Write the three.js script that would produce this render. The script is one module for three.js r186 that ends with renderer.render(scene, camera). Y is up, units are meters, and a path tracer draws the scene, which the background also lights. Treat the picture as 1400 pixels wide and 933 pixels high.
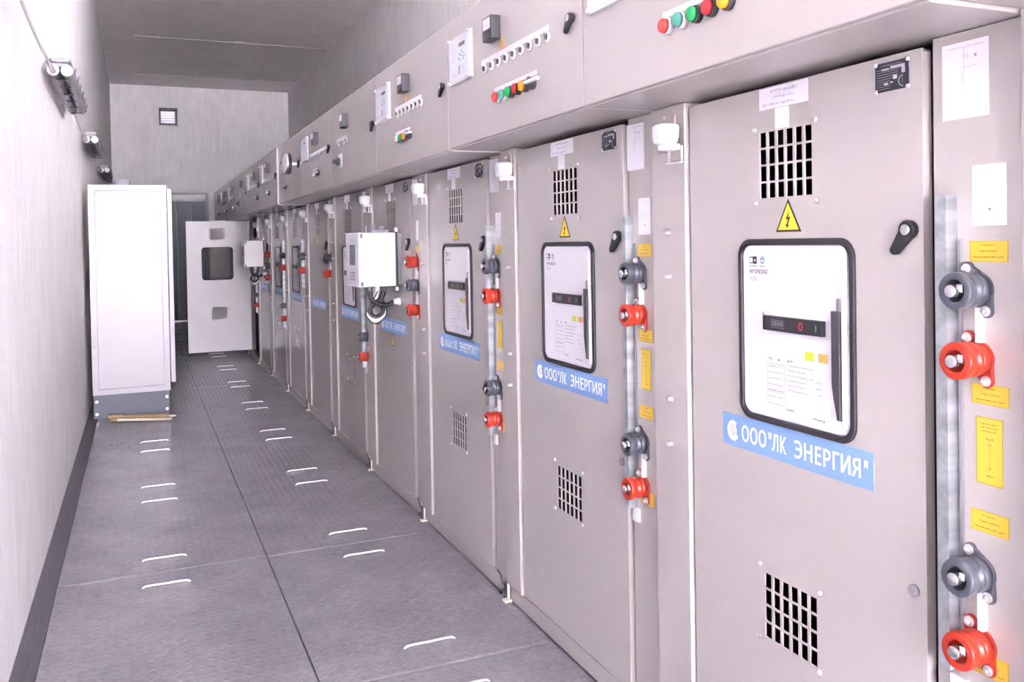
import * as THREE from 'three';
import { RoundedBoxGeometry } from 'three/addons/geometries/RoundedBoxGeometry.js';
import { mergeGeometries } from 'three/addons/utils/BufferGeometryUtils.js';

// ---------------------------------------------------------------- camera, sky, exposure
const scene = new THREE.Scene();
const camera = new THREE.PerspectiveCamera(52.2, 1400 / 1164.4, 0.05, 80);
camera.position.set(-1.3433, 1.4422, 0);
camera.rotation.order = 'YXZ';
camera.rotation.set(-0.01679, -0.40566, -0.01718);
camera.fov = THREE.MathUtils.radToDeg(2 * Math.atan(582.2 / 1188.48));
camera.setViewOffset(1400, 1164.4, 0, 231.4, 1400, 933);
camera.updateProjectionMatrix();
scene.background = new THREE.Color().setRGB(14, 13.4, 15);      // bright overcast sky beyond the open gate
const sun = new THREE.DirectionalLight(0xfff8f6, 110);             // falls on the yard from beyond the far end, never straight into the hall
sun.position.set(3, 30, -18); sun.target.position.set(0, 0, 0); sun.castShadow = true; sun.shadow.mapSize.set(2048, 2048);
Object.assign(sun.shadow.camera, { left: -40, right: 40, top: 40, bottom: -40, near: 1, far: 90 });
scene.add(sun, sun.target);
const renderer = new THREE.WebGLRenderer({ antialias: true });
renderer.toneMapping = THREE.LinearToneMapping;
renderer.toneMappingExposure = 4.45;
renderer.shadowMap.enabled = true;

// ---------------------------------------------------------------- helpers
let seed = 7;
const rnd = () => { seed = (seed * 1664525 + 1013904223) >>> 0; return seed / 4294967296; };
const used = {};
function numbered(n) { const k = used[n] = (used[n] ?? -1) + 1; return k ? n + '_' + String(k).padStart(3, '0') : n; }
function std(color, roughness = 0.5, extra = {}) { return new THREE.MeshStandardMaterial({ color, roughness, metalness: 0, ...extra }); }
function part(name, geo, mat, parent) {
  const m = new THREE.Mesh(geo, mat); m.name = name; m.castShadow = m.receiveShadow = true; parent.add(m); return m;
}
function group(name, parent) { const g = new THREE.Group(); g.name = name; parent.add(g); return g; }
function thing(name, label, category, pos = [0, 0, 0], grp) {
  const g = new THREE.Group(); g.name = numbered(name); g.position.set(...pos); g.userData = { label, category };
  if (grp) g.userData.group = grp; scene.add(g); return g;
}
function struct(name, geo, mat) { const m = part(name, geo, mat, scene); m.userData.kind = 'structure'; return m; }
// box given by its limits
function bx(x0, x1, y0, y1, z0, z1, r = 0) {
  const w = Math.abs(x1 - x0), h = Math.abs(y1 - y0), d = Math.abs(z1 - z0);
  const g = r ? new RoundedBoxGeometry(w, h, d, 2, Math.min(r, w / 2.01, h / 2.01, d / 2.01)) : new THREE.BoxGeometry(w, h, d);
  return g.translate((x0 + x1) / 2, (y0 + y1) / 2, (z0 + z1) / 2);
}
function merge(list) { return mergeGeometries(list.map(g => { const n = g.index ? g.toNonIndexed() : g; for (const k of Object.keys(n.attributes)) if (!['position', 'normal', 'uv'].includes(k)) n.deleteAttribute(k); return n; })); }
// a sheet whose outline is drawn in (z, y), its back at x0 and its front `depth` further into the aisle
function sheet(shape, depth, x0, bevel = 0) {
  const g = new THREE.ExtrudeGeometry(shape, { depth: depth - bevel, bevelEnabled: bevel > 0, bevelThickness: bevel, bevelSize: bevel, bevelOffset: -bevel, bevelSegments: 2, curveSegments: 8 });
  return g.rotateY(-Math.PI / 2).translate(x0, 0, 0);
}
function rr(x0, x1, y0, y1, r, P = THREE.Shape) {
  const s = new P();
  s.moveTo(x0 + r, y0); s.lineTo(x1 - r, y0); s.absarc(x1 - r, y0 + r, r, -Math.PI / 2, 0); s.lineTo(x1, y1 - r); s.absarc(x1 - r, y1 - r, r, 0, Math.PI / 2);
  s.lineTo(x0 + r, y1); s.absarc(x0 + r, y1 - r, r, Math.PI / 2, Math.PI); s.lineTo(x0, y0 + r); s.absarc(x0 + r, y0 + r, r, Math.PI, 1.5 * Math.PI); return s;
}
function rect(x0, x1, y0, y1, P = THREE.Path) { const s = new P(); s.moveTo(x0, y0); s.lineTo(x1, y0); s.lineTo(x1, y1); s.lineTo(x0, y1); s.closePath(); return s; }
// turned about an axis that points into the aisle; profile = [radius, distance from x0]
function turned(profile, x0, y, z, seg = 24) {
  return new THREE.LatheGeometry(profile.map(p => new THREE.Vector2(p[0], p[1])), seg).rotateZ(Math.PI / 2).translate(x0, y, z);
}
function tube(pts, r, seg = 24, rad = 8) { return new THREE.TubeGeometry(new THREE.CatmullRomCurve3(pts.map(p => new THREE.Vector3(...p))), seg, r, rad, false); }
// printed sheet facing the aisle
function decal(z0, z1, y0, y1, x, t = 0.0012) { return new THREE.BoxGeometry(z1 - z0, y1 - y0, t).rotateY(-Math.PI / 2).translate(x - t / 2, (y0 + y1) / 2, (z0 + z1) / 2); }
function canvasTex(w, h, draw) {
  const cv = document.createElement('canvas'); cv.width = w; cv.height = h; const g = cv.getContext('2d'); draw(g, w, h);
  const t = new THREE.CanvasTexture(cv); t.colorSpace = THREE.SRGBColorSpace; t.magFilter = THREE.LinearFilter; t.anisotropy = 8; return t;
}
function dataTex(n, fn, srgb, m = n) {
  const a = new Uint8Array(n * m * 4);
  for (let j = 0; j < m; j++) for (let i = 0; i < n; i++) { const v = fn(i / n, j / m), o = (j * n + i) * 4; const c = Array.isArray(v) ? v : [v, v, v]; a[o] = c[0] * 255; a[o + 1] = c[1] * 255; a[o + 2] = c[2] * 255; a[o + 3] = 255; }
  const t = new THREE.DataTexture(a, n, m); t.wrapS = t.wrapT = THREE.RepeatWrapping; t.magFilter = THREE.LinearFilter; t.minFilter = THREE.LinearMipmapLinearFilter; t.generateMipmaps = true;
  if (srgb) t.colorSpace = THREE.SRGBColorSpace; t.needsUpdate = true; return t;
}
// tileable value noise
function noiseGrid(p) { const g = []; for (let i = 0; i < p * p; i++) g.push(rnd()); return (u, v) => { const x = u * p, y = v * p, i = Math.floor(x), j = Math.floor(y), fx = x - i, fy = y - j, s = t => t * t * (3 - 2 * t), a = s(fx), b = s(fy), at = (i, j) => g[((j % p + p) % p) * p + ((i % p + p) % p)]; return (at(i, j) * (1 - a) + at(i + 1, j) * a) * (1 - b) + (at(i, j + 1) * (1 - a) + at(i + 1, j + 1) * a) * b; }; }
function uvMetres(geo, a, b, s = 1) { // planar uv in metres from the axes a, b
  const p = geo.attributes.position, u = geo.attributes.uv; const get = { x: i => p.getX(i), y: i => p.getY(i), z: i => p.getZ(i) };
  for (let i = 0; i < p.count; i++) u.setXY(i, get[a](i) / s, get[b](i) / s); return geo;
}

// ---------------------------------------------------------------- materials
const n8 = noiseGrid(8), n16 = noiseGrid(16), n32 = noiseGrid(32), n64 = noiseGrid(64), n128 = noiseGrid(128);
const fbm = (u, v) => 0.4 * n8(u, v) + 0.25 * n16(u, v) + 0.17 * n32(u, v) + 0.1 * n64(u, v) + 0.08 * n128(u, v);
// plaster: thin vertical brush marks and soft blotches of the wash
const plasterMap = dataTex(512, (u, v) => { const t = 0.93 + 0.05 * (fbm(u, v) - 0.5) + 0.035 * (n128(u, v / 8) - 0.5) + 0.03 * (n64(u, v / 16) - 0.5); return [t, t * 0.993, t]; }, true);
const plasterBump = dataTex(512, (u, v) => 0.5 * fbm(u, v) + 0.3 * n128(u, v / 8) + 0.2 * n128(u, v));
const ceilMap = dataTex(512, (u, v) => { const t = 0.93 + 0.06 * (fbm(u, v) - 0.5) + 0.04 * (n128(u, v) - 0.5); return [t, t * 0.985, t * 0.985]; }, true);
// chequer plate: lens-shaped studs in alternating directions
const plateBump = dataTex(256, (u, v) => { let h = 0; for (let i = -1; i <= 4; i++) for (let j = -1; j <= 4; j++) { const du = u * 4 - i - 0.5, dv = v * 4 - j - 0.5, s = ((i + j) & 1) ? 1 : -1; const a = (du + s * dv) * 0.7071, b = (du - s * dv) * 0.7071; const q = 1 - (a / 0.5) ** 2 - (b / 0.17) ** 2; if (q > 0) h = Math.max(h, Math.sqrt(q)); } return h; });
const plateMap = dataTex(512, (u, v) => { const d = fbm(u, v); const t = 0.53 + 0.11 * (d - 0.5) + 0.03 * (n128(u, v) - 0.5); return [t, t * 0.99, t * 1.035]; }, true);
function rep(t, k) { const c = t.clone(); c.repeat.set(1 / k, 1 / k); c.needsUpdate = true; return c; }
const galvMap = dataTex(128, (u, v) => { const t = 0.72 + 0.14 * (n16(u, v) - 0.5) + 0.08 * (n64(u, v) - 0.5); return [t * 0.97, t, t * 1.03]; }, true);
const M = {
  wall: std(0xffffff, 0.95, { map: rep(plasterMap, 2), bumpMap: rep(plasterBump, 1.3), bumpScale: 0.004 }),
  ceiling: std(0xffffff, 0.95, { map: rep(ceilMap, 4), bumpMap: rep(plasterBump, 2), bumpScale: 0.004 }),
  seam: std(0xf4f0f0, 0.9),
  plate: new THREE.MeshPhysicalMaterial({ color: 0xffffff, roughness: 0.24, ior: 1.58, map: rep(plateMap, 1.9), bumpMap: rep(plateBump, 0.15), bumpScale: 0.0022 }),
  concrete: std(0x8f8f99, 0.9, { bumpMap: rep(plasterBump, 0.7), bumpScale: 0.02 }),
  rod: std(0xd4d2d6, 0.3, { metalness: 0.7 }),
  paint: new THREE.MeshPhysicalMaterial({ color: 0xb7b1af, roughness: 0.13, ior: 1.6 }),
  paintUpper: new THREE.MeshPhysicalMaterial({ color: 0xb7b1af, roughness: 0.17, ior: 1.6 }),
  inner: std(0x2b2a2d, 0.7),
  cream: std(0xaeaab0, 0.35),
  paper: std(0xf6f4fa, 0.6),
  white: std(0xf7f5f8, 0.3), doorInner: std(0xf1eef3, 0.5),
  opal: std(0xfbfafc, 0.28),
  black: std(0x1b1b20, 0.4),
  rubber: std(0x26252b, 0.5),
  dark: std(0x3a3940, 0.45),
  grey: std(0x8c8b92, 0.45),
  greyPlastic: std(0x4f525c, 0.32),
  red: std(0xb83424, 0.32),
  steel: std(0xcfcfd4, 0.22, { metalness: 0.9 }),
  zinc: std(0xd8d6da, 0.35, { metalness: 0.6 }),
  galv: std(0xffffff, 0.4, { map: rep(galvMap, 0.4), metalness: 0.75 }),
  plinth: std(0x5a5d68, 0.5),
  doorGrey: std(0x6d737b, 0.55),
  brass: std(0xa8906e, 0.45, { metalness: 0.3 }),
  capGrey: std(0xb9b7bd, 0.35),
  ivory: std(0xe9e0cf, 0.4),
  lensRed: std(0xd8403a, 0.15), lensGreen: std(0x20a85c, 0.15), lensTeal: std(0x4f9c8c, 0.2), lensDarkRed: std(0xb01f2c, 0.15), lensAmber: std(0xf29a1c, 0.15), clear: std(0xe4e0e6, 0.12),
  chrome: std(0xdadade, 0.12, { metalness: 1 }),
};
const scribble = (g, x, y, w, h, col) => { g.fillStyle = col; let p = x; while (p < x + w) { const l = h * (0.4 + rnd() * 1.2); g.fillRect(p, y + rnd() * h * 0.3, Math.min(l, x + w - p), h * (0.5 + rnd() * 0.4)); p += l + h * 0.35; } };
const T = {
  banner: canvasTex(1024, 150, (g, w, h) => {
    g.fillStyle = '#7fa3d8'; g.fillRect(0, 0, w, h); g.fillStyle = '#fff'; g.strokeStyle = '#fff';
    g.lineWidth = 20; g.beginPath(); g.arc(84, 78, 38, 0.5, 5.4); g.stroke(); g.beginPath(); g.arc(84, 78, 30, 0, 7); g.fill();
    g.strokeStyle = '#c9a9bb'; g.lineWidth = 5; g.beginPath(); g.arc(84, 76, 20, 0, 5.2); g.stroke(); g.beginPath(); g.arc(86, 78, 9, 1, 6); g.stroke();
    g.fillStyle = '#fff'; g.font = '100px sans-serif'; const put = (t, x, ww, y = 112) => { const m = g.measureText(t).width; g.save(); g.translate(x, y); g.scale(ww / m, 1); g.lineWidth = 3; g.strokeStyle = '#fff'; g.fillText(t, 0, 0); g.strokeText(t, 0, 0); g.restore(); };
    put('ООО', 150, 196); put('"', 356, 28); put('ЛК', 384, 100); put('ЭНЕРГИЯ', 540, 420); put('"', 966, 30);
  }),
  breaker: canvasTex(768, 864, (g, w, h) => {
    g.fillStyle = '#e4e2ea'; g.fillRect(0, 0, w, h);
    g.fillStyle = '#55525c'; g.fillRect(56, 60, 30, 34); g.fillStyle = '#2a2730'; g.fillRect(86, 58, 30, 38); g.fillStyle = '#fff'; g.fillRect(60, 66, 22, 22); g.fillRect(94, 74, 12, 8);
    g.fillStyle = '#8aa0c4'; g.beginPath(); g.arc(160, 77, 20, 0, 7); g.fill(); g.fillStyle = '#eef'; g.fillRect(146, 78, 28, 5);
    g.fillStyle = '#8b8794'; g.font = '14px sans-serif'; scribble(g, 56, 104, 58, 7, '#6d6a76'); scribble(g, 142, 104, 38, 7, '#6d6a76');
    g.fillStyle = '#4a4755'; g.font = 'bold 32px sans-serif'; g.fillText('HYUNDAI', 54, 146, 150); g.fillStyle = '#7d7987'; g.font = '30px sans-serif'; g.fillText('HGV', 58, 182, 70);
    scribble(g, 200, 560, 30, 14, '#8d8996'); scribble(g, 270, 560, 24, 14, '#8d8996'); scribble(g, 340, 560, 40, 12, '#6b6874');
    for (let i = 0; i < 6; i++) { scribble(g, 340, 584 + i * 24, 90 + rnd() * 110, 6, '#8f8b98'); scribble(g, 195, 600 + i * 30, 110, 6, '#9b97a4'); }
    g.strokeStyle = '#aaa6b2'; g.lineWidth = 3; g.strokeRect(190, 590, 130, 130); g.strokeRect(190, 730, 130, 60); scribble(g, 540, 640, 40, 6, '#8f8b98'); scribble(g, 540, 670, 40, 6, '#8f8b98'); scribble(g, 540, 700, 40, 6, '#8f8b98');
    scribble(g, 330, 800, 60, 9, '#5f5c69'); scribble(g, 520, 812, 80, 10, '#5f5c69');
  }),
  yellow: canvasTex(256, 128, (g, w, h) => { g.fillStyle = '#c79c34'; g.fillRect(0, 0, w, h); g.fillStyle = '#deb93f'; g.fillRect(5, 5, w - 10, h - 10); scribble(g, 80, 22, 90, 9, '#8f7426'); scribble(g, 60, 58, 130, 9, '#8f7426'); scribble(g, 24, 94, 205, 10, '#8f7426'); }),
  yellowTall: canvasTex(128, 256, (g, w, h) => { g.fillStyle = '#b98f3c'; g.fillRect(0, 0, w, h); g.fillStyle = '#dfc044'; g.fillRect(4, 4, w - 8, h - 8); for (let i = 0; i < 3; i++) scribble(g, 24, 22 + i * 14, 80, 6, '#9a8030'); scribble(g, 46, 78, 36, 8, '#9a8030'); g.fillStyle = '#b89c3c'; g.fillRect(62, 96, 3, 104); g.beginPath(); g.moveTo(54, 108); g.lineTo(73, 108); g.lineTo(63.5, 94); g.fill(); g.beginPath(); g.moveTo(54, 190); g.lineTo(73, 190); g.lineTo(63.5, 204); g.fill(); scribble(g, 46, 218, 36, 8, '#9a8030'); }),
  sign: canvasTex(256, 96, (g, w, h) => { g.fillStyle = '#f3f0fa'; g.fillRect(0, 0, w, h); scribble(g, 60, 12, 60, 16, '#cfc6dc'); scribble(g, 130, 12, 70, 16, '#cfc6dc'); scribble(g, 76, 42, 110, 13, '#d3cbe0'); scribble(g, 20, 70, 160, 14, '#cfc6dc'); }),
  diagram: canvasTex(192, 288, (g, w, h) => { g.fillStyle = '#f4f2fb'; g.fillRect(0, 0, w, h); scribble(g, 22, 16, 150, 6, '#cfcade'); g.strokeStyle = '#cdc8dc'; g.lineWidth = 2; g.beginPath(); g.moveTo(92, 24); g.lineTo(92, 210); g.moveTo(80, 96); g.lineTo(150, 96); g.moveTo(92, 50); g.lineTo(120, 62); g.stroke(); g.beginPath(); g.arc(100, 54, 10, 0, 7); g.stroke(); g.fillStyle = '#aaa4bd'; g.beginPath(); g.arc(140, 58, 6, 0, 7); g.fill(); scribble(g, 80, 110, 6, 90, '#e0dcea'); }),
  list: canvasTex(128, 224, (g, w, h) => { g.fillStyle = '#f6f5fb'; g.fillRect(0, 0, w, h); for (let i = 0; i < 8; i++) scribble(g, 8, 14 + i * 15, 104, 4, '#cfcbd8'); g.fillStyle = '#77727f'; g.beginPath(); g.arc(66, 164, 5, 0, 7); g.fill(); scribble(g, 100, 176, 14, 5, '#bbb'); }),
  nameplate: canvasTex(256, 192, (g, w, h) => { g.fillStyle = '#1f1f2a'; g.fillRect(0, 0, w, h); for (let i = 0; i < 9; i++) { g.fillStyle = '#9a98a6'; g.fillRect(10, 44 + i * 16, i > 4 ? 110 : 170, 3); } g.fillStyle = '#b9b6c4'; g.fillRect(50, 40, 60, 12); g.fillRect(120, 30, 110, 20); g.fillRect(204, 50, 28, 40); g.fillStyle = '#d0cfd6'; g.fillRect(140, 92, 30, 28); g.fillRect(70, 136, 30, 14); g.fillRect(120, 134, 20, 8); scribble(g, 40, 14, 170, 10, '#6f6d7c'); g.strokeStyle = '#c9c8d2'; g.lineWidth = 5; g.beginPath(); g.arc(218, 140, 36, 1.6, 4.6); g.stroke(); g.fillRect(206, 100, 6, 60); }),
  relay: canvasTex(256, 384, (g, w, h) => {
    g.fillStyle = '#dfe0ee'; g.fillRect(0, 0, w, h); g.strokeStyle = '#a9a9b8'; g.lineWidth = 3; g.strokeRect(14, 20, w - 28, h - 60);
    g.fillStyle = '#4c4a55'; g.fillRect(128, 56, 78, 38); scribble(g, 150, 24, 76, 8, '#7b7987');
    g.fillStyle = '#2f8e84'; for (const [x, y] of [[160, 134], [138, 160], [182, 160], [160, 180], [126, 196], [194, 196], [140, 214], [182, 214]]) { g.beginPath(); g.arc(x, y, 9, 0, 7); g.fill(); }
    for (let i = 0; i < 8; i++) scribble(g, 26, 50 + i * 22, 56, 5, '#a8b0c0'); g.fillStyle = '#45434f'; g.fillRect(124, 262, 12, 86); for (let i = 0; i < 6; i++) scribble(g, 146, 264 + i * 14, 60, 4, '#9aa6ae'); for (let i = 0; i < 4; i++) { g.fillStyle = '#8d93a4'; g.fillRect(50 + (i % 2) * 20, 312 + i * 10, 8, 8); }
  }),
  scale: canvasTex(64, 64, (g, w, h) => { g.fillStyle = '#eceaf0'; g.fillRect(0, 0, w, h); g.strokeStyle = '#8a8894'; g.lineWidth = 2; g.beginPath(); g.arc(54, 60, 42, 3.2, 4.7); g.stroke(); g.beginPath(); g.moveTo(54, 60); g.lineTo(26, 30); g.stroke(); }),
  rail: canvasTex(512, 32, (g, w, h) => { g.fillStyle = '#f0ecf6'; g.fillRect(0, 0, w, h); for (let i = 0; i < 9; i++) { scribble(g, 10 + i * 56, 8, 38, 4, '#cbb9cb'); scribble(g, 14 + i * 56, 18, 30, 4, '#cbb9cb'); } }),
  lcd: canvasTex(256, 232, (g, w, h) => { g.fillStyle = '#dcdbe6'; g.fillRect(0, 0, w, h); g.fillStyle = '#55565e'; g.fillRect(78, 48, 112, 92); g.fillStyle = '#6d6f78'; g.fillRect(92, 58, 84, 74); scribble(g, 110, 22, 40, 6, '#8c8a98'); scribble(g, 100, 160, 60, 5, '#8c8a98'); g.fillStyle = '#f5f4fa'; g.fillRect(22, 126, 30, 22); for (let i = 0; i < 4; i++) for (let j = 0; j < 3; j++) { g.fillStyle = '#8f90a0'; g.fillRect(84 + i * 26, 172 + j * 14, 20, 10); } }),
  warn: canvasTex(128, 128, (g, w, h) => { g.fillStyle = '#1d1a18'; g.fillRect(0, 0, w, h); g.fillStyle = '#f2d03a'; g.beginPath(); g.moveTo(64, 14); g.lineTo(10, 119); g.lineTo(118, 119); g.closePath(); g.fill(); g.fillStyle = '#1d1a18'; g.beginPath(); g.moveTo(70, 42); g.lineTo(52, 80); g.lineTo(63, 78); g.lineTo(56, 98); g.lineTo(51, 95); g.lineTo(56, 112); g.lineTo(69, 101); g.lineTo(62, 99); g.lineTo(76, 68); g.lineTo(64, 71); g.closePath(); g.fill(); }),
  counter: canvasTex(256, 40, (g, w, h) => { g.fillStyle = '#23222a'; g.fillRect(0, 0, w, h); g.fillStyle = '#9b99a4'; g.font = 'bold 19px monospace'; g.fillText('00000', 44, 26, 50); g.strokeStyle = '#8d8b96'; g.lineWidth = 1.5; g.strokeRect(40, 9, 58, 22); g.strokeStyle = '#c8414a'; g.lineWidth = 5; g.beginPath(); g.ellipse(170, 20, 8, 10, 0, 0, 7); g.stroke(); g.fillStyle = '#3fae7c'; g.fillRect(230, 11, 6, 20); }),
};
const P = {};
for (const k in T) P[k] = new THREE.MeshStandardMaterial({ map: T[k], roughness: k === 'breaker' || k === 'relay' ? 0.28 : 0.45 });
P.stickerGreen = std(0xb8c43c, 0.5); P.stickerOrange = std(0xe6a458, 0.5);

// ---------------------------------------------------------------- room shell
const WL = -1.773, WR = 1.52, CE = 4.56, ZE = -18.1, ZN = 9;
{ // a side entrance stands open behind the photographer
  const s = rect(ZE - 0.25, ZN + 0.3, -0.2, CE + 0.2, THREE.Shape); s.holes.push(rect(3.3, 4.9, 0.0, 2.2));
  struct('wall_left', sheet(s, 0.25, WL), M.wall);
}
const WIN = [-6.15];                              // clerestory windows above the switchgear, out of the picture
{
  const s = rect(-(ZN + 0.3), -(ZE - 0.25), -0.2, CE + 0.2, THREE.Shape); for (const z of WIN) s.holes.push(rect(-z - 1.05, -z + 1.05, 3.8, 4.07));
  struct('wall_right', new THREE.ExtrudeGeometry(s, { depth: 0.25, bevelEnabled: false }).rotateY(Math.PI / 2).translate(WR, 0, 0), M.wall);
  WIN.forEach((z, i) => { const w = new THREE.Group(); w.name = 'window_' + (i + 1); w.userData.kind = 'structure'; w.position.set(WR + 0.12, 3.8, z); scene.add(w);
    for (const [a, b, c, d] of [[-1.05, 1.05, 0, 0.02], [-1.05, 1.05, 0.25, 0.27], [-1.05, -1.03, 0.02, 0.25], [1.03, 1.05, 0.02, 0.25], [-0.015, 0.015, 0.02, 0.25]]) part('window_frame', bx(-0.03, 0.03, c, d, a, b), M.white, w); });
}
{ const s = rect(WL, WR, -0.2, CE + 0.2, THREE.Shape); s.holes.push(rect(-0.895, -0.635, 3.84, 4.09)); struct('wall_far', new THREE.ExtrudeGeometry(s, { depth: 0.25, bevelEnabled: false }).translate(0, 0, ZE - 0.25), M.wall); }
{ // near end of the hall: a wide gate stands open to the yard
  const s = rect(WL, WR, -0.2, CE + 0.2, THREE.Shape); s.holes.push(rect(-1.68, 1.42, 0, 4.4));
  const g = new THREE.ExtrudeGeometry(s, { depth: 0.25, bevelEnabled: false }); g.translate(0, 0, ZN); struct('wall_near', g, M.wall);
}
const ceil = struct('ceiling', uvMetres(bx(WL, WR, CE, CE + 0.2, ZE, ZN), 'x', 'z'), M.ceiling);
// mortar ridges along the joints of the ceiling slabs
for (const z of [-16.95, -13.9, -10.9, -7.9, -4.9]) part('slab_joint', bx(-1.33, WR - 0.02, CE - 0.005, CE + 0.02, z - 0.008, z + 0.008), M.seam, ceil);
part('slab_joint', bx(-1.34, -1.325, CE - 0.006, CE + 0.02, ZE + 0.2, ZN - 0.5), M.seam, ceil);
part('mortar_patch', new THREE.IcosahedronGeometry(0.09, 2).scale(1, 0.14, 0.8).translate(0.14, CE, -13.88), M.seam, ceil);
part('mortar_patch', new THREE.IcosahedronGeometry(0.035, 1).scale(1, 0.3, 1).translate(-1.02, CE, -13.95), M.seam, ceil);
{ // pale concrete yard around the building
  const s = rect(-45, 45, -45, 45, THREE.Shape); s.holes.push(rect(WL - 0.1, WR + 0.1, -(ZN + 0.15), -(ZE - 0.1)));
  struct('ground', new THREE.ExtrudeGeometry(s, { depth: 0.1, bevelEnabled: false }).rotateX(-Math.PI / 2).translate(0, -0.12, 0), std(0xcbc6c4, 0.95));
  struct('roof', bx(WL - 0.4, WR + 0.4, CE + 0.2, CE + 0.4, ZE - 0.4, ZN + 0.45), M.concrete);
}
struct('trim_1', bx(WL, -1.695, -0.02, 0.006, ZE, ZN), M.concrete);
struct('trim_2', bx(-1.7, 0.0, 2.62, 2.645, ZE, ZE + 0.012), M.wall);

const floor = struct('floor', bx(WL, WR, -0.2, -0.02, ZE, ZN + 0.25), M.concrete);
for (let k = -11; k < 12; k++) for (const side of [0, 1]) {
  const z1 = -2.815 - 1.33 * k - 0.003 - (side ? 0 : 0.012), z0 = Math.max(z1 - 1.3225, ZE + 0.02);
  if (z1 < ZE + 0.2) continue;
  const x0 = side ? -0.824 : -1.692, x1 = side ? -0.004 : -0.832, xh = side ? -0.41 : -1.265;
  const dy = (rnd() - 0.5) * 0.005;
  const pl = part('floor_plate', uvMetres(bx(x0, x1, -0.02 + dy, dy, z0, z1), 'x', 'z'), M.plate, floor);
  for (const zz of [z1 - 0.165, z0 + 0.165]) {
    const hw = 0.094; part('lift_handle', tube([[xh - hw - 0.004, -0.012, zz], [xh - hw, dy + 0.002, zz], [xh - hw + 0.01, dy + 0.006, zz], [xh, dy + 0.007, zz], [xh + hw - 0.01, dy + 0.006, zz], [xh + hw, dy + 0.002, zz], [xh + hw + 0.004, -0.012, zz]], 0.0042, 20, 6), M.rod, pl);
  }
}
{ // double-leaf door in the far wall
  const d = new THREE.Group(); d.name = 'door_1'; d.userData.kind = 'structure'; d.position.set(0, 0, ZE); scene.add(d);
  for (let i = 0; i < 4; i++) part('door_board', bx(-1.17 + i * 0.265, -1.17 + i * 0.265 + 0.258, 0.01, 2.33, 0.005, 0.045 + (i % 2) * 0.006), M.doorGrey, d);
  part('transom', bx(-1.17, -0.11, 2.34, 2.47, 0.005, 0.03), M.wall, d);
  part('door_frame', merge([bx(-0.112, -0.06, 0, 2.5, 0.002, 0.07), bx(-1.22, -1.17, 0, 2.5, 0.002, 0.07), bx(-1.22, -0.06, 2.47, 2.51, 0.002, 0.075)]), M.grey, d);
  part('threshold', bx(-1.2, -0.08, 0.001, 0.03, 0.002, 0.14), M.zinc, d);
}

// ---------------------------------------------------------------- switchgear row
const W = 1.115, G = k => -0.985 - W * k;       // G(k): far side of cubicle k
const LOW = [-0.006, 0, 0, 0.005, 0.005, 0.005, 0.005, 0.011, 0.011, 0.016, 0.016, 0.016, 0.016];
const HS = 1.8, XF = -0.02, XS = -0.03, UX = -0.222, UT = 2.293;
function interlock(parent, red, y, u) {
  const g = group('key_interlock', parent); const m = red ? M.red : M.greyPlastic;
  const s = new THREE.Shape(); // flange with two ears on the diagonal
  s.absarc(-0.0185, 0.0365, 0.0125, 0.35, Math.PI + 0.1); s.absarc(0, 0, 0.031, Math.PI - 0.2, 1.5 * Math.PI); s.absarc(0.0185, -0.0365, 0.0125, Math.PI + 0.6, 2 * Math.PI); s.absarc(0, 0, 0.031, -0.3, Math.PI / 2 - 0.5);
  part('flange', sheet(s, 0.012, -0.002, 0.002).translate(0, y, u), m, g);
  part('barrel', turned([[0.0, 0.01], [0.03, 0.01], [0.03, 0.026], [0.027, 0.028], [0.027, 0.031], [0.031, 0.033], [0.031, 0.04], [0.027, 0.043], [0.027, 0.05], [0.033, 0.053], [0.033, 0.066], [0.031, 0.069], [0.021, 0.069], [0.02, 0.066], [0.02, 0.045], [0, 0.045]], 0, y, u), m, g);
  part('key_shaft', merge([turned([[0.0, 0.04], [0.0115, 0.04], [0.0115, 0.077], [0.0105, 0.079], [0, 0.079]], 0, y, u, 16), bx(-0.066, -0.045, y - 0.002, y + 0.012, u + 0.004, u + 0.015)]), M.steel, g);
  for (const s2 of [-1, 1]) part('screw', merge([turned([[0, 0], [0.0095, 0], [0.0095, 0.016], [0.0085, 0.018], [0, 0.018]], 0, y - s2 * 0.0365, u + s2 * 0.0185, 12), turned([[0, 0.018], [0.005, 0.018], [0.005, 0.023], [0, 0.023]], 0, y - s2 * 0.0365, u + s2 * 0.0185, 6)]), M.zinc, g);
}
function ventHoles(shape, uc, y0, kx) {
  for (let i = 0; i < 6; i++) for (let j = 0; j < 4; j++) { const a = uc + (i - 3) * 0.0315 * kx + 0.0045 * kx, b = y0 + j * 0.0393; shape.holes.push(rect(a, a + 0.0225 * kx, b, b + 0.034)); }
}
const bracketShape = (() => { const s = new THREE.Shape(); s.moveTo(0.034, 1.68); s.lineTo(0.126, 1.68); s.lineTo(0.126, 1.775); s.lineTo(0.108, 1.793); s.lineTo(0.052, 1.793); s.lineTo(0.034, 1.775); s.closePath(); return s; })();
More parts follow.
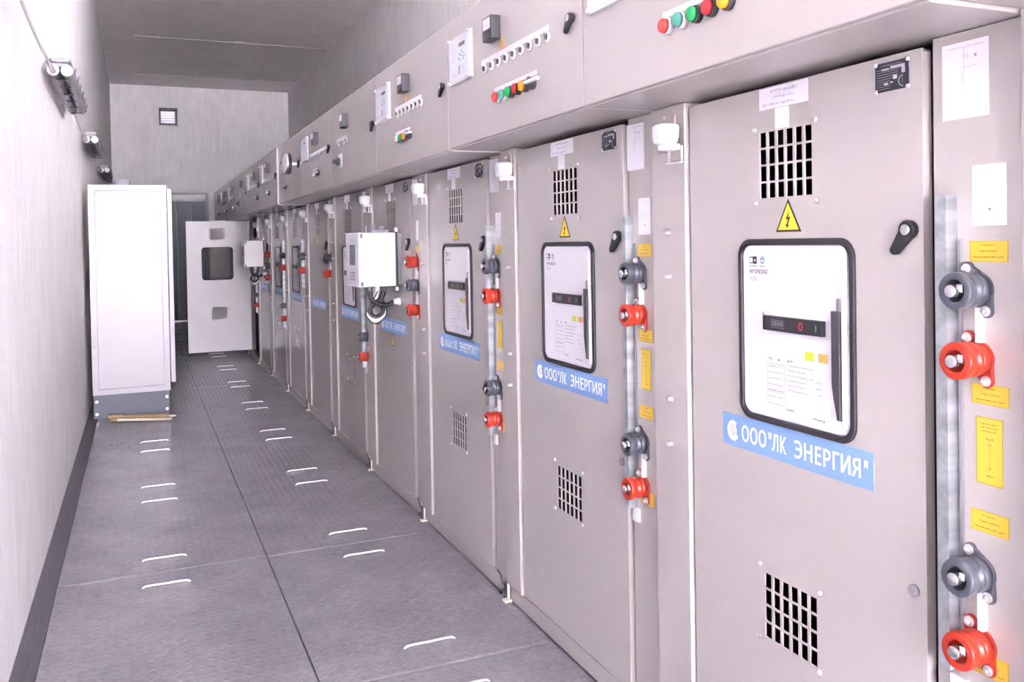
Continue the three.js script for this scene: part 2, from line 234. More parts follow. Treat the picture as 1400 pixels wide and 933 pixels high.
function cabLamp(parent, dy) {
  const g = group('lamp', parent); g.position.y = dy;
  part('bracket', sheet(bracketShape, 0.006, XS), M.paint, g);
  // opal dome: a tapering rounded square
  const pts = []; for (const [r, y] of [[0.0, 1.748], [0.022, 1.748], [0.029, 1.745], [0.032, 1.738], [0.031, 1.715], [0.028, 1.7], [0.023, 1.694], [0, 1.694]]) pts.push(new THREE.Vector2(r, y));
  const lg = new THREE.LatheGeometry(pts, 32); const p = lg.attributes.position;
  for (let i = 0; i < p.count; i++) { const x = p.getX(i), z = p.getZ(i), a = Math.atan2(z, x), q = Math.pow(Math.pow(Math.abs(Math.cos(a)), 3.5) + Math.pow(Math.abs(Math.sin(a)), 3.5), -1 / 3.5); p.setX(i, x * q); p.setZ(i, z * q); }
  lg.computeVertexNormals(); lg.scale(0.95, 1, 1.1); lg.translate(XS - 0.04, 0, 0.135);
  part('shade', lg, M.opal, g);
  part('socket', bx(XS - 0.006, XS - 0.05, 1.678, 1.696, 0.112, 0.156, 0.004), M.white, g);
  part('hanger', merge([bx(XS - 0.004, XS - 0.01, 1.646, 1.69, 0.1, 0.104), bx(XS - 0.004, XS - 0.01, 1.646, 1.69, 0.16, 0.164), bx(XS - 0.004, XS - 0.018, 1.644, 1.648, 0.098, 0.166)]), M.zinc, g);
  part('screw', turned([[0, 0.006], [0.006, 0.006], [0.005, 0.010], [0, 0.011]], XS, 1.772, 0.08, 12), M.zinc, g);
}
function doorParts(d, o) {                       // door leaf drawn at its closed place in the cubicle's axes
  const kx = o.kx ?? 1, f = u => 0.553 + (u - 0.553) * kx, lo = f(0.151), hi = o.hi ?? 0.944;
  const dt = o.top ?? 1.79, s = rect(lo, hi, 0.07, dt, THREE.Shape);
  if (o.window) s.holes.push(rr(f(0.375), f(0.75), 1.018, 1.43, 0.035, THREE.Path));
  const vu = o.vu ?? 0; ventHoles(s, f(0.5515) + vu, 1.534, kx); if (o.lowVent !== false) ventHoles(s, f(0.551) + vu, 0.498, kx);
  part('leaf', merge([sheet(s, 0.003, -0.0165, 0.0008), bx(-0.018, 0.004, 0.0705, 0.076, lo + 0.0005, hi - 0.0005), bx(-0.018, 0.004, dt - 0.006, dt - 0.0005, lo + 0.0005, hi - 0.0005), bx(-0.018, 0.004, 0.0705, dt - 0.0005, lo + 0.0005, lo + 0.006), bx(-0.018, 0.004, 0.0705, dt - 0.0005, hi - 0.006, hi - 0.0005)]), o.open ? M.doorInner : M.paint, d);
  const xf = -0.0195;
  for (const [u, y] of [[0.444, 1.695], [0.654, 1.695], [0.448, 1.522], [0.658, 1.52], ...(o.lowVent !== false ? [[0.445, 0.667], [0.655, 0.667], [0.44, 0.492], [0.65, 0.492]] : [])]) part('screw', turned([[0, 0], [0.0065, 0], [0.005, 0.004], [0, 0.005]], xf, y, f(u) + vu, 10), M.zinc, d);
  if (o.window) {
    const r = rr(f(0.366), f(0.759), 1.009, 1.439, 0.042); r.holes.push(rr(f(0.381), f(0.744), 1.024, 1.424, 0.03, THREE.Path));
    part('window_gasket', sheet(r, 0.012, xf + 0.004, 0.004), M.rubber, d);
  }
  if (o.sign !== false) { part('sign', decal(f(0.45), f(0.62), 1.738, 1.787, xf), P.sign, d); part('tape_strip', decal(f(0.507), f(0.555), 1.69, 1.737, xf), M.paper, d); }
  if (o.plate !== false) { part('nameplate', decal(f(0.82), f(0.905), 1.722, 1.778, xf, 0.002), P.nameplate, d); for (const [u, y] of [[0.822, 1.724], [0.903, 1.724], [0.822, 1.776], [0.903, 1.776]]) part('screw', turned([[0, 0], [0.005, 0], [0.004, 0.004], [0, 0.0045]], xf, y, f(u), 8), M.zinc, d); }
  if (o.banner !== false) part('banner', decal(f(0.288), f(0.288) + (f(0.832) - f(0.288)) * (o.bw ?? 1), 0.928, 1.007, xf), P.banner, d);
  if (o.tri !== false) { const ty = o.triY ?? 1.454, t = new THREE.Shape(); t.moveTo(-0.041, 0); t.lineTo(0.041, 0); t.lineTo(0, 0.074); t.closePath(); const tg = new THREE.ShapeGeometry(t); const p = tg.attributes.position, uv = tg.attributes.uv; for (let i = 0; i < p.count; i++) uv.setXY(i, (p.getX(i) + 0.041) / 0.082, 0.02 + p.getY(i) / 0.076); const th = new THREE.ExtrudeGeometry(t, { depth: 0.001, bevelEnabled: false }); const p2 = th.attributes.position, u2 = th.attributes.uv; for (let i = 0; i < p2.count; i++) u2.setXY(i, (p2.getX(i) + 0.041) / 0.082, 0.01 + p2.getY(i) / 0.0755); part('warning_triangle', th.rotateY(-Math.PI / 2).translate(xf, ty, f(0.549)), P.warn, d); }
  // swing handle with lock barrel, tilted
  const hu = f(o.hu ?? 0.916), h = group('handle', d);
  const hs = new THREE.Shape(); hs.absarc(0, 0, 0.0185, -0.5, Math.PI + 0.1); hs.lineTo(-0.036, -0.03); hs.absarc(-0.03, -0.038, 0.0095, Math.PI * 0.85, Math.PI * 1.7); hs.closePath();
  part('lever', sheet(hs, 0.011, xf - 0.005, 0.003).translate(0, 1.452, hu), M.black, h);
  part('rose', turned([[0, 0], [0.017, 0], [0.016, 0.006], [0, 0.006]], xf, 1.452, hu, 16), M.black, h);
  part('lock_barrel', turned([[0, 0.015], [0.0115, 0.015], [0.011, 0.019], [0.006, 0.02], [0.0055, 0.018], [0, 0.018]], xf, 1.452, hu, 16), M.steel, h);
  part('lock_knob', turned([[0, 0], [0.0115, 0], [0.0115, 0.006], [0.009, 0.009], [0.004, 0.009], [0.003, 0.006], [0, 0.006]], xf, 0.765, hu, 16), M.grey, d);
}
function breaker(k, o, label) {
  const b = thing('circuit_breaker', label, 'circuit breaker', [0.02, 0, G(k)], 'circuit breaker fronts in the doors');
  const kx = o.kx ?? 1, f = u => 0.553 + (u - 0.553) * kx;
  const cover = sheet(rr(f(0.38), f(0.745), 1.023, 1.425, 0.03), 0.05, 0.028, 0.004);
  { const p = cover.attributes.position, u = cover.attributes.uv; for (let i = 0; i < p.count; i++) u.setXY(i, (p.getZ(i) - f(0.38)) / (f(0.745) - f(0.38)), (p.getY(i) - 1.023) / 0.402); }
  part('front_cover', cover, P.breaker, b);
  const xf = -0.022, m = w => f(0.5675 + (w - 0.5675) * 1.0);
  part('side_cheek', bx(xf, xf - 0.006, 1.04, 1.41, m(0.722), m(0.738), 0.003), M.white, b);
  const s = part('control_strip', bx(xf - 0.001, xf - 0.012, 1.228, 1.262, m(0.47), m(0.672), 0.002), M.black, b);
  part('counter_face', decal(m(0.471), m(0.671), 1.2295, 1.2605, xf - 0.012, 0.0006), P.counter, s);
  part('strip_frame', merge([bx(xf, xf - 0.006, 1.222, 1.268, m(0.46), m(0.47)), bx(xf, xf - 0.006, 1.262, 1.268, m(0.46), m(0.68))]), M.white, b);
  const ls = new THREE.Shape(); ls.moveTo(0.699, 1.285); ls.lineTo(0.722, 1.285); ls.lineTo(0.722, 1.056); ls.lineTo(0.714, 1.056); ls.lineTo(0.703, 1.105); ls.lineTo(0.699, 1.13); ls.closePath();
  part('charging_lever', sheet(ls, 0.009, xf - 0.001, 0.002).translate(0, 0, m(0.71) - 0.712), M.dark, b);
  part('lever_stop', bx(xf, xf - 0.008, 1.285, 1.312, m(0.71), m(0.722), 0.002), M.grey, b);
  part('sticker', decal(m(0.604), m(0.632), 1.171, 1.19, xf), P.stickerGreen, b);
  part('sticker', decal(m(0.647), m(0.676), 1.171, 1.19, xf), P.stickerOrange, b);
}
function cubicle(k, o) {
  const c = thing('switchgear_cubicle', o.label, 'switchgear', [0.02, 0, G(k)], 'switchgear cubicles along the wall');
  const x1 = 1.25, kx = o.kx ?? 1, HT = HS + 0.003 - LOW[k];
  part('body', merge([bx(x1 - 0.01, x1, 0, HT, 0.01, W - 0.01), bx(0.04, x1, 0, HT, 0.006, 0.012), bx(0.04, x1, 0, HT, W - 0.012, W - 0.006), bx(0.04, x1, 0.0, 0.02, 0.01, W - 0.01), bx(0.04, x1, HT - 0.02, HT, 0.01, W - 0.01)]), M.inner, c);
  const f = u => 0.553 + (u - 0.553) * kx, dl = f(0.151), dr = o.hi ?? 0.944;
  part('bolted_strip', bx(0.05, XS, 0.066, HT, 0.003, dl - 0.009, 0.003), M.paint, c);
  for (const y of [1.46, 1.34, 1.004, 0.881]) part('bolt', merge([turned([[0, 0], [0.0075, 0], [0.0075, 0.002], [0, 0.002]], XS, y, 0.088, 12), turned([[0, 0.002], [0.0062, 0.002], [0.0062, 0.014], [0.0055, 0.016], [0, 0.016]], XS, y, 0.088, 6)]), M.zinc, c);
  if (o.lamp !== false) cabLamp(c, -Math.max(0, LOW[k]));
  part('base_rail', bx(0.05, XF + 0.002, 0.0, 0.064, 0.003, W - 0.003, 0.003), M.paint, c);
  part('interlock_panel', bx(0.05, -0.008, 0.064, HT, dr + 0.013, W - 0.004, 0.002), M.paint, c);
  { // levelling bracket at the foot of the joint
    const g = group('foot_bracket', c);
    part('clip', merge([bx(XF, XF - 0.018, 0.012, 0.07, -0.012, 0.006), bx(XF, XF - 0.03, 0.02, 0.035, -0.03, 0.0), tube([[XF - 0.02, 0.06, -0.01], [XF - 0.02, 0.085, -0.04], [XF - 0.02, 0.1, -0.07]], 0.003, 6, 5)]), M.dark, g);
    part('pin', merge([bx(XF - 0.004, XF - 0.012, 0.0, 0.07, 0.008, 0.014), bx(XF, XF - 0.03, 0.0, 0.008, 0.0, 0.03)]), M.ivory, g);
  }
  const px = -0.008, P1 = (a, b2, y0, y1, m) => part(m[1], decal(a, b2, y0, y1, px), m[0], c);
  if (o.papers !== false) {
    part('wiring_diagram', decal(0.950, 1.044, 1.648, 1.784, px), P.diagram, c);
    part('notice', decal(1.010, 1.076, 1.456, 1.563, px), P.list, c);
    part('yellow_label', decal(1.004, 1.078, 1.393, 1.430, px), P.yellow, c);
  }
  if (o.pairs) {
    part('yellow_label', decal(1.006, 1.078, 1.143, 1.179, px), P.yellow, c);
    part('tall_yellow_label', decal(1.014, 1.066, 1.003, 1.121, px), P.yellowTall, c);
    part('yellow_label', decal(1.002, 1.076, 0.917, 0.955, px), P.yellow, c);
    part('yellow_label', decal(1.000, 1.073, 0.663, 0.703, px), P.yellow, c);
  }
  for (const [y, red] of o.locks) interlock(c, red, y, 1.02);
  if (o.strip) {
    const [y0, y1] = o.strip;
    part('galvanised_angle', uvMetres(bx(-0.006, -0.036, y0, y1, 0.955, 0.978), 'y', 'z'), M.galv, c);
    part('rod_guide', bx(-0.008, -0.014, y0 + 0.1, y1 - 0.08, 0.985, 0.9885), M.grey, c);
  }
  for (let i = 1; i < o.locks.length; i++) { const a = o.locks[i - 1][0], b = o.locks[i][0]; if (a - b < 0.2) part('link_plate', bx(-0.008, -0.02, b + 0.03, a - 0.03, 1.022, 1.033), M.white, c); }
  if (o.locks.length > 3) part('end_cap', bx(-0.008, -0.016, 0.6, 0.64, 0.962, 0.996), M.white, c);
  const d = group('door', c); o.top = Math.min(1.79, HT - 0.008); doorParts(d, o);
  if (o.open) { d.position.set(-0.012, 0, 0.16); d.rotation.y = -Math.PI / 2; for (const ch of d.children) { if (ch.isMesh) ch.geometry.translate(0.0, 0, -0.16); else ch.position.z -= 0.16; } }
  else if (o.window) breaker(k, o, o.breaker);
  return c;
}
const PAIRS = [[1.344, 0], [1.222, 1], [0.843, 0], [0.714, 1]], TRIPLE = [[1.345, 1], [1.222, 0], [1.09, 1]];

const gap = 'open door stands out into the aisle';
cubicle(0, { label: 'beige switchgear cubicle farthest from the open white door, only its bolted strip showing', locks: [], papers: false, window: false, tri: false });
cubicle(1, { label: 'beige switchgear cubicle, third breaker cubicle from the large control box', locks: PAIRS, strip: [0.655, 1.512], pairs: true, window: true, kx: 0.945, hi: 0.915, vu: -0.012, bw: 0.95, hu: 0.907, breaker: 'white circuit breaker front third along from the large control box' });
cubicle(2, { label: 'beige switchgear cubicle, second breaker cubicle from the large control box', locks: PAIRS, strip: [0.64, 1.512], pairs: true, window: true, breaker: 'white circuit breaker front second along from the large control box' });
cubicle(3, { label: 'beige switchgear cubicle with a breaker window, next to the one with the large control box', locks: PAIRS, strip: [0.64, 1.512], pairs: true, window: true, breaker: 'white circuit breaker front in the cubicle beside the three stacked interlocks' });
cubicle(4, { label: 'beige switchgear cubicle with large white control box on its door and three interlocks', locks: TRIPLE, lowVent: false, triY: 0.852 });
cubicle(5, { label: 'beige switchgear cubicle with breaker window half hidden behind the large control box', locks: PAIRS, strip: [0.64, 1.512], window: true, tri: false, breaker: 'breaker front half hidden behind the large white control box' });
cubicle(6, { label: 'beige switchgear cubicle without breaker window, below the round alarm bell', locks: PAIRS.slice(0, 2), lowVent: false });
cubicle(7, { label: 'beige switchgear cubicle with short white angle, next past the alarm bell cubicle', locks: PAIRS.slice(0, 2), strip: [1.07, 1.5], window: true, tri: false, breaker: 'narrow-looking breaker front next to the cubicle with short white angle' });
cubicle(8, { label: 'beige switchgear cubicle with long white angle and four interlocks, beside the small control box', locks: PAIRS, strip: [0.62, 1.5], window: true, tri: false, breaker: 'narrow-looking breaker front beside the small control box cubicle' });
cubicle(9, { label: 'beige switchgear cubicle carrying the small control box next to the open door', locks: TRIPLE, lowVent: false, tri: false });
cubicle(10, { label: 'beige switchgear cubicle with its white inner door swung open into the aisle', locks: PAIRS, strip: [0.62, 1.5], window: true, open: true, banner: false, tri: false });
for (const k of [11, 12]) cubicle(k, { label: k === 11 ? 'beige switchgear cubicle directly behind the open white door' : 'last beige switchgear cubicle, beside the grey double door', locks: [], papers: false, lamp: false, tri: false, lowVent: false, banner: false, sign: false, plate: false });

// ---------------------------------------------------------------- relay compartments above the cubicles
let curK = 0; const sh = (u, t) => Math.min(W - 0.045, (G(curK) + u) * (1 - t / 1.121) - G(curK));   // measured on the door plane, moved to the depth at which it is seen
function toggles(c, a, b, n, y) {
  part('toggle_label', decal(a - 0.02, b + 0.022, y + 0.017, y + 0.034, UX - 0.001, 0.0015), P.rail, c);
  for (let i = 0; i < n; i++) { const u = sh(n > 1 ? a + (b - a) * i / (n - 1) : a, 0.006); const g = group('toggle_switch', c);
    part('collar', turned([[0, 0], [0.0165, 0], [0.0165, 0.005], [0.0125, 0.008], [0.0115, 0.006], [0, 0.006]], UX, y, u, 18), M.white, g);
    part('knob', merge([turned([[0, 0.006], [0.0095, 0.006], [0.009, 0.009], [0, 0.009]], UX, y, u, 14), bx(UX - 0.009, UX - 0.013, y - 0.007, y + 0.007, u - 0.002, u + 0.002)]), M.greyPlastic, g); }
}
function pilot(c, u, y, mat, collar) {
  u = sh(u, 0.02);
  const g = group('pilot_light', c); part('collar', turned([[0, 0], [0.019, 0], [0.019, 0.012], [0.017, 0.014], [0, 0.014]], UX, y, u, 20), collar, g);
  part('lens', turned([[0, 0.014], [0.0165, 0.014], [0.0165, 0.02], [0.014, 0.025], [0.008, 0.027], [0, 0.0275]], UX, y, u, 20), mat, g);
}
function selector(c, u, y) {
  u = sh(u, 0.02);
  const g = group('selector_switch', c); part('collar', turned([[0, 0], [0.019, 0], [0.019, 0.02], [0.017, 0.022], [0, 0.022]], UX, y, u, 18), M.dark, g);
  part('lever', bx(UX - 0.02, UX - 0.034, y - 0.004, y + 0.005, u - 0.006, u + 0.085, 0.002), M.white, g);
}
function relay(c, a, b) {
  const g = group('protection_relay', c); part('cover', bx(UX, UX - 0.012, 2.04, 2.215, a, b, 0.003), M.clear, g); part('face', decal(a + 0.012, b - 0.012, 2.052, 2.205, UX - 0.012, 0.001), P.relay, g);
  for (const [u, y] of [[a + 0.012, 2.048], [b - 0.012, 2.048], [a + 0.012, 2.208], [b - 0.012, 2.208]]) part('screw', turned([[0, 0.012], [0.008, 0.012], [0.007, 0.02], [0, 0.021]], UX, y, u, 10), M.zinc, g);
}
function meter(c, u) {
  u = sh(u, 0.035);
  const g = group('panel_meter', c); part('case', bx(UX, UX - 0.035, 2.118, 2.197, u - 0.041, u + 0.041, 0.003), M.dark, g);
  part('scale', decal(u - 0.03, u + 0.03, 2.154, 2.19, UX - 0.035, 0.001), P.scale, g);
}
function upperLever(c, u) {
  u = sh(u, 0.016);
  const g = group('handle', c), y = 2.06; const hs = new THREE.Shape(); hs.absarc(0, 0, 0.015, -0.5, Math.PI + 0.1); hs.lineTo(-0.029, -0.024); hs.absarc(-0.024, -0.031, 0.0075, Math.PI * 0.85, Math.PI * 1.7); hs.closePath();
  part('rose', turned([[0, 0], [0.014, 0], [0.013, 0.007], [0, 0.007]], UX, y, u, 16), M.black, g); part('lever', sheet(hs, 0.01, UX - 0.006, 0.003).translate(0, y, u), M.black, g); part('lock_barrel', turned([[0, 0.016], [0.0105, 0.016], [0.01, 0.02], [0, 0.021]], UX, y, u, 16), M.steel, g);
}
function upperTri(c, u) { const t = new THREE.Shape(); t.moveTo(-0.02, 0); t.lineTo(0.02, 0); t.lineTo(0, 0.044); t.closePath(); part('warning_triangle', new THREE.ExtrudeGeometry(t, { depth: 0.001, bevelEnabled: false }).rotateY(-Math.PI / 2).translate(UX, 2.084, u), P.stickerOrange, c); }
const LENS = { r: [M.lensRed, M.clear], t: [M.lensTeal, M.clear], g: [M.lensGreen, M.dark], d: [M.lensDarkRed, M.dark], a: [M.lensAmber, M.dark], c: [M.clear, M.dark], o: [M.lensAmber, M.dark] };
function compartment(k, o) {
  const c = thing('relay_compartment', o.label, 'relay cabinet', [0, 0, G(k)], 'relay compartments above the cubicles');
  curK = k; const y0 = HS + 0.004 - LOW[k], dx = -(o.out ?? 0); c.position.x = dx;
  part('body', bx(UX + 0.016, 0.55, y0, UT - 0.006, 0.002, W - 0.002, 0.003), M.paintUpper, c);
  part('front_door', bx(UX + 0.018, UX, y0 + 0.004, UT, 0.0025, W - 0.0025, 0.003), M.paintUpper, c);
  if (o.relay) relay(c, o.relay[0], o.relay[1]);
  if (o.meter) meter(c, o.meter); if (o.tri) upperTri(c, o.tri);
  if (o.tog) toggles(c, o.tog[0], o.tog[1], o.tog[2], 2.044);
  if (o.lens) { const [u0, s] = o.lens; part('label_strip', decal(u0 + 0.004, u0 + 0.056 * (s.length + (o.sel ? 1 : 0)) + 0.01, 1.948, 1.962, UX - 0.001, 0.0015), P.rail, c); [...s].forEach((ch, i) => pilot(c, u0 + i * 0.0555, 1.926, ...LENS[ch])); if (o.sel) selector(c, u0 + s.length * 0.0555, 1.926); }
  if (o.rotary) { const g = group('rotary_switch', c); part('plate', bx(UX, UX - 0.004, 1.9, 1.985, o.rotary - 0.035, o.rotary + 0.065, 0.002), M.white, g); part('knob', merge([turned([[0, 0.004], [0.025, 0.004], [0.023, 0.02], [0, 0.02]], UX, 1.94, o.rotary, 16), bx(UX - 0.02, UX - 0.045, 1.93, 1.95, o.rotary - 0.03, o.rotary + 0.03, 0.003)]), M.dark, g); }
  if (o.lever) upperLever(c, o.lever);
}
compartment(0, { label: 'plain beige relay compartment at the end of the row farthest from the door' });
compartment(1, { label: 'beige relay compartment with five bright coloured pilot lights and no selector', relay: [0.05, 0.3], meter: 0.414, tog: [0.387, 0.889, 9], lens: [0.392, 'rtgda'], lever: 1.028 });
compartment(2, { label: 'beige relay compartment with nine toggles in a row and six pilot controls', relay: [0.05, 0.283], meter: 0.414, tri: 0.555, tog: [0.387, 0.889, 9], lens: [0.476, 'rtgda'], sel: true, lever: 1.028 });
compartment(3, { label: 'beige relay compartment with seven toggles and a green and an amber light', relay: [0.04, 0.29], meter: 0.437, tri: 0.54, tog: [0.386, 0.754, 7], lens: [0.37, 'cgo'], sel: true, lever: 1.016 });
compartment(4, { label: 'beige relay compartment with a meter over four toggles and one rotary switch', meter: 0.285, tog: [0.2, 0.42, 4], rotary: 0.25, lever: 1.01 });
compartment(5, { label: 'beige relay compartment with the longest toggle row, beside the alarm bell', relay: [0.08, 0.34], meter: 0.474, tog: [0.4, 0.98, 10], lens: [0.486, 'cc'], sel: true, lever: 1.03 });
compartment(6, { label: 'beige relay compartment that carries the round chrome alarm bell', lens: [0.25, 'c'], sel: true });
compartment(7, { label: 'beige relay compartment next to the alarm bell, one thin edge catching the light', relay: [0.05, 0.23], meter: 0.354, tog: [0.28, 0.65, 6], lens: [0.44, 'c'], sel: true, lever: 1.0, out: 0.012 });
compartment(8, { label: 'beige relay compartment second past the alarm bell, over the four-interlock cubicle', relay: [0.05, 0.23], meter: 0.42, tog: [0.28, 0.75, 8], lens: [0.7, 'c'], sel: true, lever: 1.03, out: 0.012 });
compartment(9, { label: 'beige relay compartment above the small control box', meter: 0.3, tog: [0.25, 0.45, 4], rotary: 0.3, lever: 1.0, out: 0.012 });
compartment(10, { label: 'beige relay compartment above the cubicle with the open door', relay: [0.05, 0.23], meter: 0.4, tog: [0.28, 0.7, 7], lens: [0.6, 'c'], sel: true, out: 0.012 });
compartment(11, { label: 'beige relay compartment just behind the open white door', relay: [0.05, 0.23], meter: 0.4, tog: [0.28, 0.7, 7], lens: [0.6, 'c'], sel: true, out: 0.012 });
compartment(12, { label: 'last beige relay compartment of the row, beside the far wall door', meter: 0.5, tog: [0.28, 0.7, 7], lens: [0.6, 'c'], sel: true, out: 0.012 });

{ // alarm bell on the relay compartment
  const z = -6.64, y = 2.055, b = thing('alarm_bell', 'round chrome alarm bell on a stem, mounted on a relay compartment', 'bell', [UX, 0, 0]);
  part('base_plate', turned([[0, 0], [0.03, 0], [0.03, 0.012], [0.022, 0.016], [0, 0.016]], 0, y, z, 20), M.dark, b);
  part('stem', turned([[0, 0.012], [0.011, 0.012], [0.011, 0.075], [0, 0.075]], 0, y, z, 12), M.white, b);
  part('back_ring', turned([[0, 0.06], [0.07, 0.06], [0.078, 0.066], [0.078, 0.082], [0, 0.082]], 0, y, z, 32), M.dark, b);
  part('gong', turned([[0.079, 0.084], [0.081, 0.088], [0.08, 0.098], [0.072, 0.112], [0.052, 0.124], [0.025, 0.13], [0, 0.131]], 0, y, z, 32), M.chrome, b);
  part('nut', turned([[0, 0.13], [0.011, 0.13], [0.011, 0.14], [0, 0.14]], 0, y, z, 6), M.steel, b);
}

// ---------------------------------------------------------------- control boxes on the cubicle doors
function controlBox(z1, label, cableLabel) {
  const w = 0.32, b = thing('control_box', label, 'control box', [0, 0, z1]);
  part('enclosure', bx(-0.036, -0.228, 1.209, 1.505, -w, 0, 0.006), M.white, b);
  part('gasket', bx(-0.026, -0.036, 1.205, 1.509, -w - 0.004, 0.004), M.rubber, b);
  part('mounting_plate', bx(0.0, -0.026, 1.215, 1.5, -w + 0.01, -0.01), M.grey, b);
  part('lid', bx(-0.230, -0.243, 1.207, 1.507, -w - 0.001, 0.002, 0.003), M.white, b);
  part('display_face', decal(-w + 0.008, -0.008, 1.216, 1.498, -0.243, 0.001), P.lcd, b);
  part('hinge', bx(-0.222, -0.236, 1.475, 1.5, 0.001, 0.006), M.greyPlastic, b); part('hinge', bx(-0.222, -0.236, 1.214, 1.235, 0.001, 0.006), M.greyPlastic, b);
  for (const [x, y] of [[-0.03, 1.52], [-0.03, 1.195]]) part('lug', bx(x + 0.008, x - 0.008, y - 0.012, y + 0.012, -0.03, -0.006, 0.003), M.zinc, b);
  part('cable_entry', merge([bx(-0.06, -0.16, 1.505, 1.522, -0.15, -0.05, 0.006), new THREE.CylinderGeometry(0.018, 0.018, 0.03, 14).translate(-0.09, 1.53, -0.1), new THREE.CylinderGeometry(0.014, 0.014, 0.04, 14).translate(-0.14, 1.53, -0.09)]), M.grey, b);
  for (const x of [-0.08, -0.12, -0.165]) part('cable_gland', new THREE.CylinderGeometry(0.013, 0.013, 0.03, 14).translate(x, 1.196, -0.1), x === -0.12 ? M.white : M.greyPlastic, b);
  const c = thing('cable_loop', cableLabel, 'cable', [0, 0, z1]);
  part('black_conduit', tube([[-0.08, 1.18, -0.1], [-0.09, 1.15, -0.1], [-0.15, 1.10, -0.1], [-0.165, 1.06, -0.1], [-0.13, 1.035, -0.1], [-0.09, 1.06, -0.1], [-0.1, 1.12, -0.1], [-0.085, 1.18, -0.1]], 0.0115, 48, 10), M.black, c);
  part('black_conduit', tube([[-0.165, 1.18, -0.1], [-0.15, 1.13, -0.09], [-0.11, 1.105, -0.08], [-0.07, 1.10, -0.06], [-0.045, 1.115, -0.05], [-0.025, 1.12, -0.05]], 0.0115, 36, 10), M.black, c);
  part('white_cable', tube([[-0.12, 1.18, -0.1], [-0.14, 1.1, -0.112], [-0.172, 1.05, -0.112], [-0.13, 1.012, -0.112], [-0.08, 1.05, -0.112], [-0.1, 1.12, -0.112]], 0.012, 40, 8), M.white, c);
  part('thin_cable', tube([[-0.12, 1.18, -0.085], [-0.16, 1.1, -0.1], [-0.186, 1.05, -0.1], [-0.13, 0.996, -0.1], [-0.07, 1.045, -0.1], [-0.085, 1.12, -0.095]], 0.0035, 40, 6), M.black, c);
  part('plug', turned([[0, 0], [0.022, 0], [0.022, 0.014], [0.017, 0.018], [0.017, 0.04], [0, 0.04]], -0.002, 1.12, -0.05, 18), M.white, c);
}
controlBox(-4.67, 'large white control box with display, on the cubicle door with three interlocks', 'looped black and white cables hanging below the large control box');
controlBox(-10.22, 'small-looking white control box with display beside the open cubicle door', 'looped black cables below the small control box by the open door');

// ---------------------------------------------------------------- white cabinet by the left wall
{
  const z = -8.1, c = thing('equipment_cabinet', 'tall white steel cabinet on dark plinth against the left wall', 'cabinet', [0, 0, z]);
  part('body', merge([bx(-1.724, -1.118, 0.205, 1.98, -0.6, -0.022, 0.004)]), M.cream, c);
  const fr = rect(-1.724, -1.112, 0.205, 1.983, THREE.Shape); fr.holes.push(rect(-1.674, -1.16, 0.252, 1.935));
  const ex = (s, d, zz) => new THREE.ExtrudeGeometry(s, { depth: d, bevelEnabled: true, bevelThickness: 0.001, bevelSize: 0.001, bevelOffset: -0.001, bevelSegments: 1 }).translate(0, 0, zz);
  part('front_frame', ex(fr, 0.02, -0.022), M.cream, c);
  const pn = rect(-1.671, -1.163, 0.255, 1.932, THREE.Shape); for (let i = 0; i < 4; i++) for (let j = 0; j < 3; j++) { const h = new THREE.Path(); h.absarc(-1.585 + i * 0.087, 0.372 + j * 0.072, 0.006, 0, 6.2832); pn.holes.push(h); }
  part('front_panel', ex(pn, 0.016, -0.02), M.cream, c);
  part('side_panel', bx(-1.106, -1.068, 0.27, 1.955, -0.5, -0.03, 0.003), M.cream, c);
  for (const [x, y] of [[-1.7, 1.58], [-1.7, 0.62], [-1.137, 1.58], [-1.137, 0.62]]) part('screw', new THREE.CylinderGeometry(0.006, 0.006, 0.004, 10).rotateX(Math.PI / 2).translate(x, y, 0.001), M.grey, c);
  part('plinth', bx(-1.72, -1.122, 0.0, 0.205, -0.58, -0.015, 0.003), M.plinth, c);
  for (const [x, y] of [[-1.695, 0.15], [-1.695, 0.045], [-1.145, 0.15], [-1.145, 0.045]]) part('bolt', new THREE.CylinderGeometry(0.012, 0.012, 0.012, 14).rotateX(Math.PI / 2).translate(x, y, -0.009), M.zinc, c);
  const j = thing('junction_box', 'small grey round box on top of the white cabinet', 'box', [-1.46, 1.98, -8.35]);
  part('housing', new THREE.CylinderGeometry(0.062, 0.066, 0.06, 20).translate(0, 0.03, 0), M.grey, j); part('lid', new THREE.CylinderGeometry(0.05, 0.062, 0.008, 20).translate(0, 0.064, 0), M.grey, j);
}
{ // earthing rods lying on the floor before the plinth
  const rod = (a, b, r, mat, label, ring) => { const g = thing('earthing_rod', label, 'rod', [0, 0, 0], 'rods on the floor before the white cabinet'); part('shaft', tube([a, b], r, 2, 10), mat, g); part('grip', tube([a, [a[0] + (b[0] - a[0]) * 0.12, a[1] + (b[1] - a[1]) * 0.12, a[2] + (b[2] - a[2]) * 0.12]], r * 1.5, 2, 10), M.brass, g); if (ring) part('hook', new THREE.TorusGeometry(0.022, 0.006, 8, 18).rotateX(1.2).translate(b[0] + 0.02, b[1] - 0.002, b[2]), M.zinc, g); };
  rod([-1.60, 0.032, -7.99], [-1.13, 0.025, -7.86], 0.016, M.brass, 'thick tan rod in the bundle before the white cabinet', true);
  rod([-1.58, 0.018, -7.93], [-1.16, 0.018, -7.76], 0.0115, M.ivory, 'pale rod on the open side of the rod bundle', true);
  rod([-1.55, 0.022, -8.03], [-1.14, 0.022, -7.95], 0.014, M.brass, 'tan rod lying against the cabinet plinth', false);
}

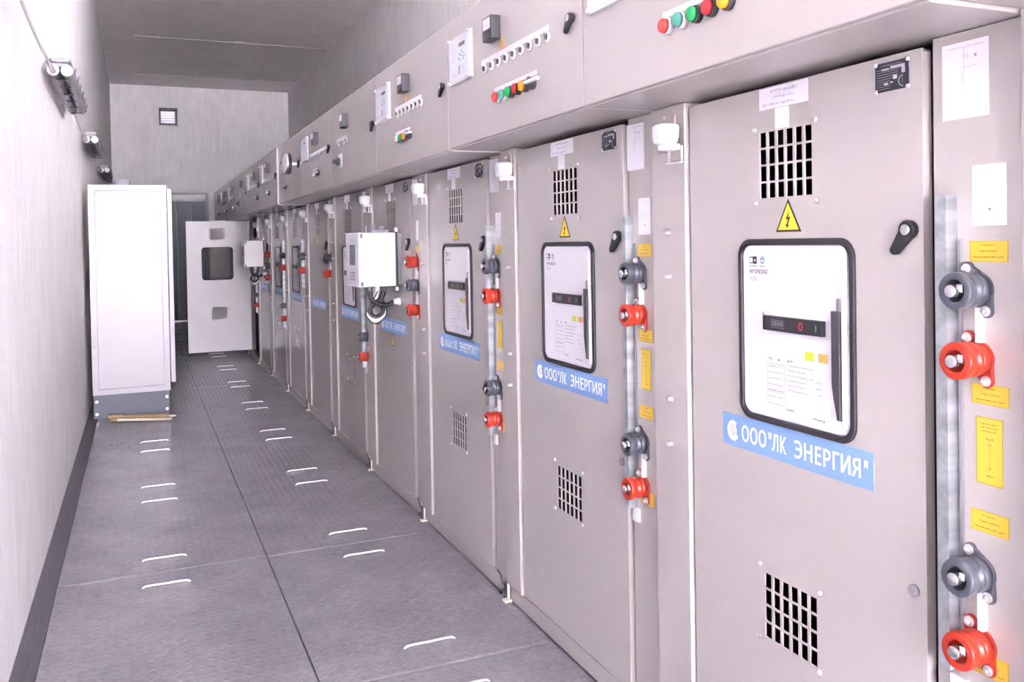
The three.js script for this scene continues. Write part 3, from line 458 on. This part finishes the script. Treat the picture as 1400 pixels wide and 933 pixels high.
// ---------------------------------------------------------------- luminaires on the left wall, unlit
const FX = -1.685, FY = 2.375;
const lumLabels = ['grey twin tube luminaire farthest from the white cabinet on the wall conduit', 'grey twin tube luminaire on the left wall, second along the conduit', 'grey twin tube luminaire on the left wall, third along the conduit', 'grey twin tube luminaire above the white cabinet', 'grey twin tube luminaire past the white cabinet, last on the conduit'];
lumLabels.forEach((label, i) => {
  const z0 = [-2.1, -5.06, -8.17, -11.29, -14.4][i], L = 1.45, f = thing('wall_luminaire', label, 'luminaire', [FX, FY, z0], 'unlit luminaires on the left wall');
  part('housing', merge([bx(-0.06, 0.04, 0.035, 0.06, -L, 0, 0.01), bx(-0.05, 0.03, 0.015, 0.04, -L + 0.02, -0.02, 0.008)]), M.grey, f);
  for (const s of [0, 1]) {
    part('tube', new THREE.CylinderGeometry(0.026, 0.026, L - 0.1, 16).rotateX(Math.PI / 2).translate(s ? 0.022 : -0.042, -0.005, -L / 2), M.grey, f);
    for (const e of [0, 1]) part('end_cap', new THREE.CylinderGeometry(0.029, 0.029, 0.05, 16).rotateX(Math.PI / 2).translate(s ? 0.022 : -0.042, -0.005, e ? -L + 0.025 : -0.025), M.capGrey, f);
  }
  for (let k = 0; k < 6; k++) part('guard_wire', new THREE.TorusGeometry(0.066, 0.003, 5, 14, Math.PI).rotateZ(Math.PI).translate(-0.01, 0.03, -0.12 - k * (L - 0.24) / 5), M.dark, f);
  for (const e of [0.2, 0.8]) part('wall_bracket', bx(WL - FX, -0.05, 0.04, 0.062, -L * e - 0.02, -L * e + 0.02), M.grey, f);
});
[[-3.55, -5.06], [-6.51, -8.17], [-9.62, -11.29], [-12.74, -14.4]].forEach(([a, b], i) => {
  const c = thing('conduit', ['white conduit between the first two wall luminaires', 'white conduit between the second and third wall luminaires', 'white conduit above the white cabinet between two luminaires', 'white conduit before the last wall luminaire'][i], 'conduit', [0, 0, 0], 'conduits between the wall luminaires');
  part('pipe', tube([[FX - 0.045, FY + 0.03, a + 0.02], [FX - 0.045, FY - 0.0, (a * 2 + b) / 3], [FX - 0.04, FY - 0.02, (a + 2 * b) / 3], [FX - 0.04, FY - 0.01, b - 0.03]], 0.008, 24, 8), M.white, c);
  part('sleeve', tube([[FX - 0.04, FY - 0.02, b + 0.3], [FX - 0.04, FY - 0.012, b + 0.01]], 0.014, 4, 10), M.white, c);
});

// ---------------------------------------------------------------- louvre in the far wall
{
  const v = thing('vent_grille', 'small dark-framed louvre vent high on the far wall', 'vent', [-0.757, 3.975, ZE]);
  part('frame', merge([bx(-0.165, 0.165, 0.1, 0.165, 0.002, 0.05), bx(-0.165, 0.165, -0.165, -0.13, 0.002, 0.06), bx(-0.165, -0.135, -0.165, 0.165, 0.002, 0.05), bx(0.12, 0.165, -0.165, 0.165, 0.002, 0.05)]), M.dark, v);
  part('diffuser', bx(-0.138, 0.122, -0.135, 0.115, -0.02, -0.016), new THREE.MeshPhysicalMaterial({ color: 0xb0b0b4, roughness: 1, transmission: 0.32, thickness: 0 }), v);
  for (let i = 0; i < 4; i++) part('slat', new THREE.BoxGeometry(0.262, 0.012, 0.03).translate(-0.008, -0.078 + i * 0.047, 0.02), M.grey, v);
}
renderer.render(scene, camera);
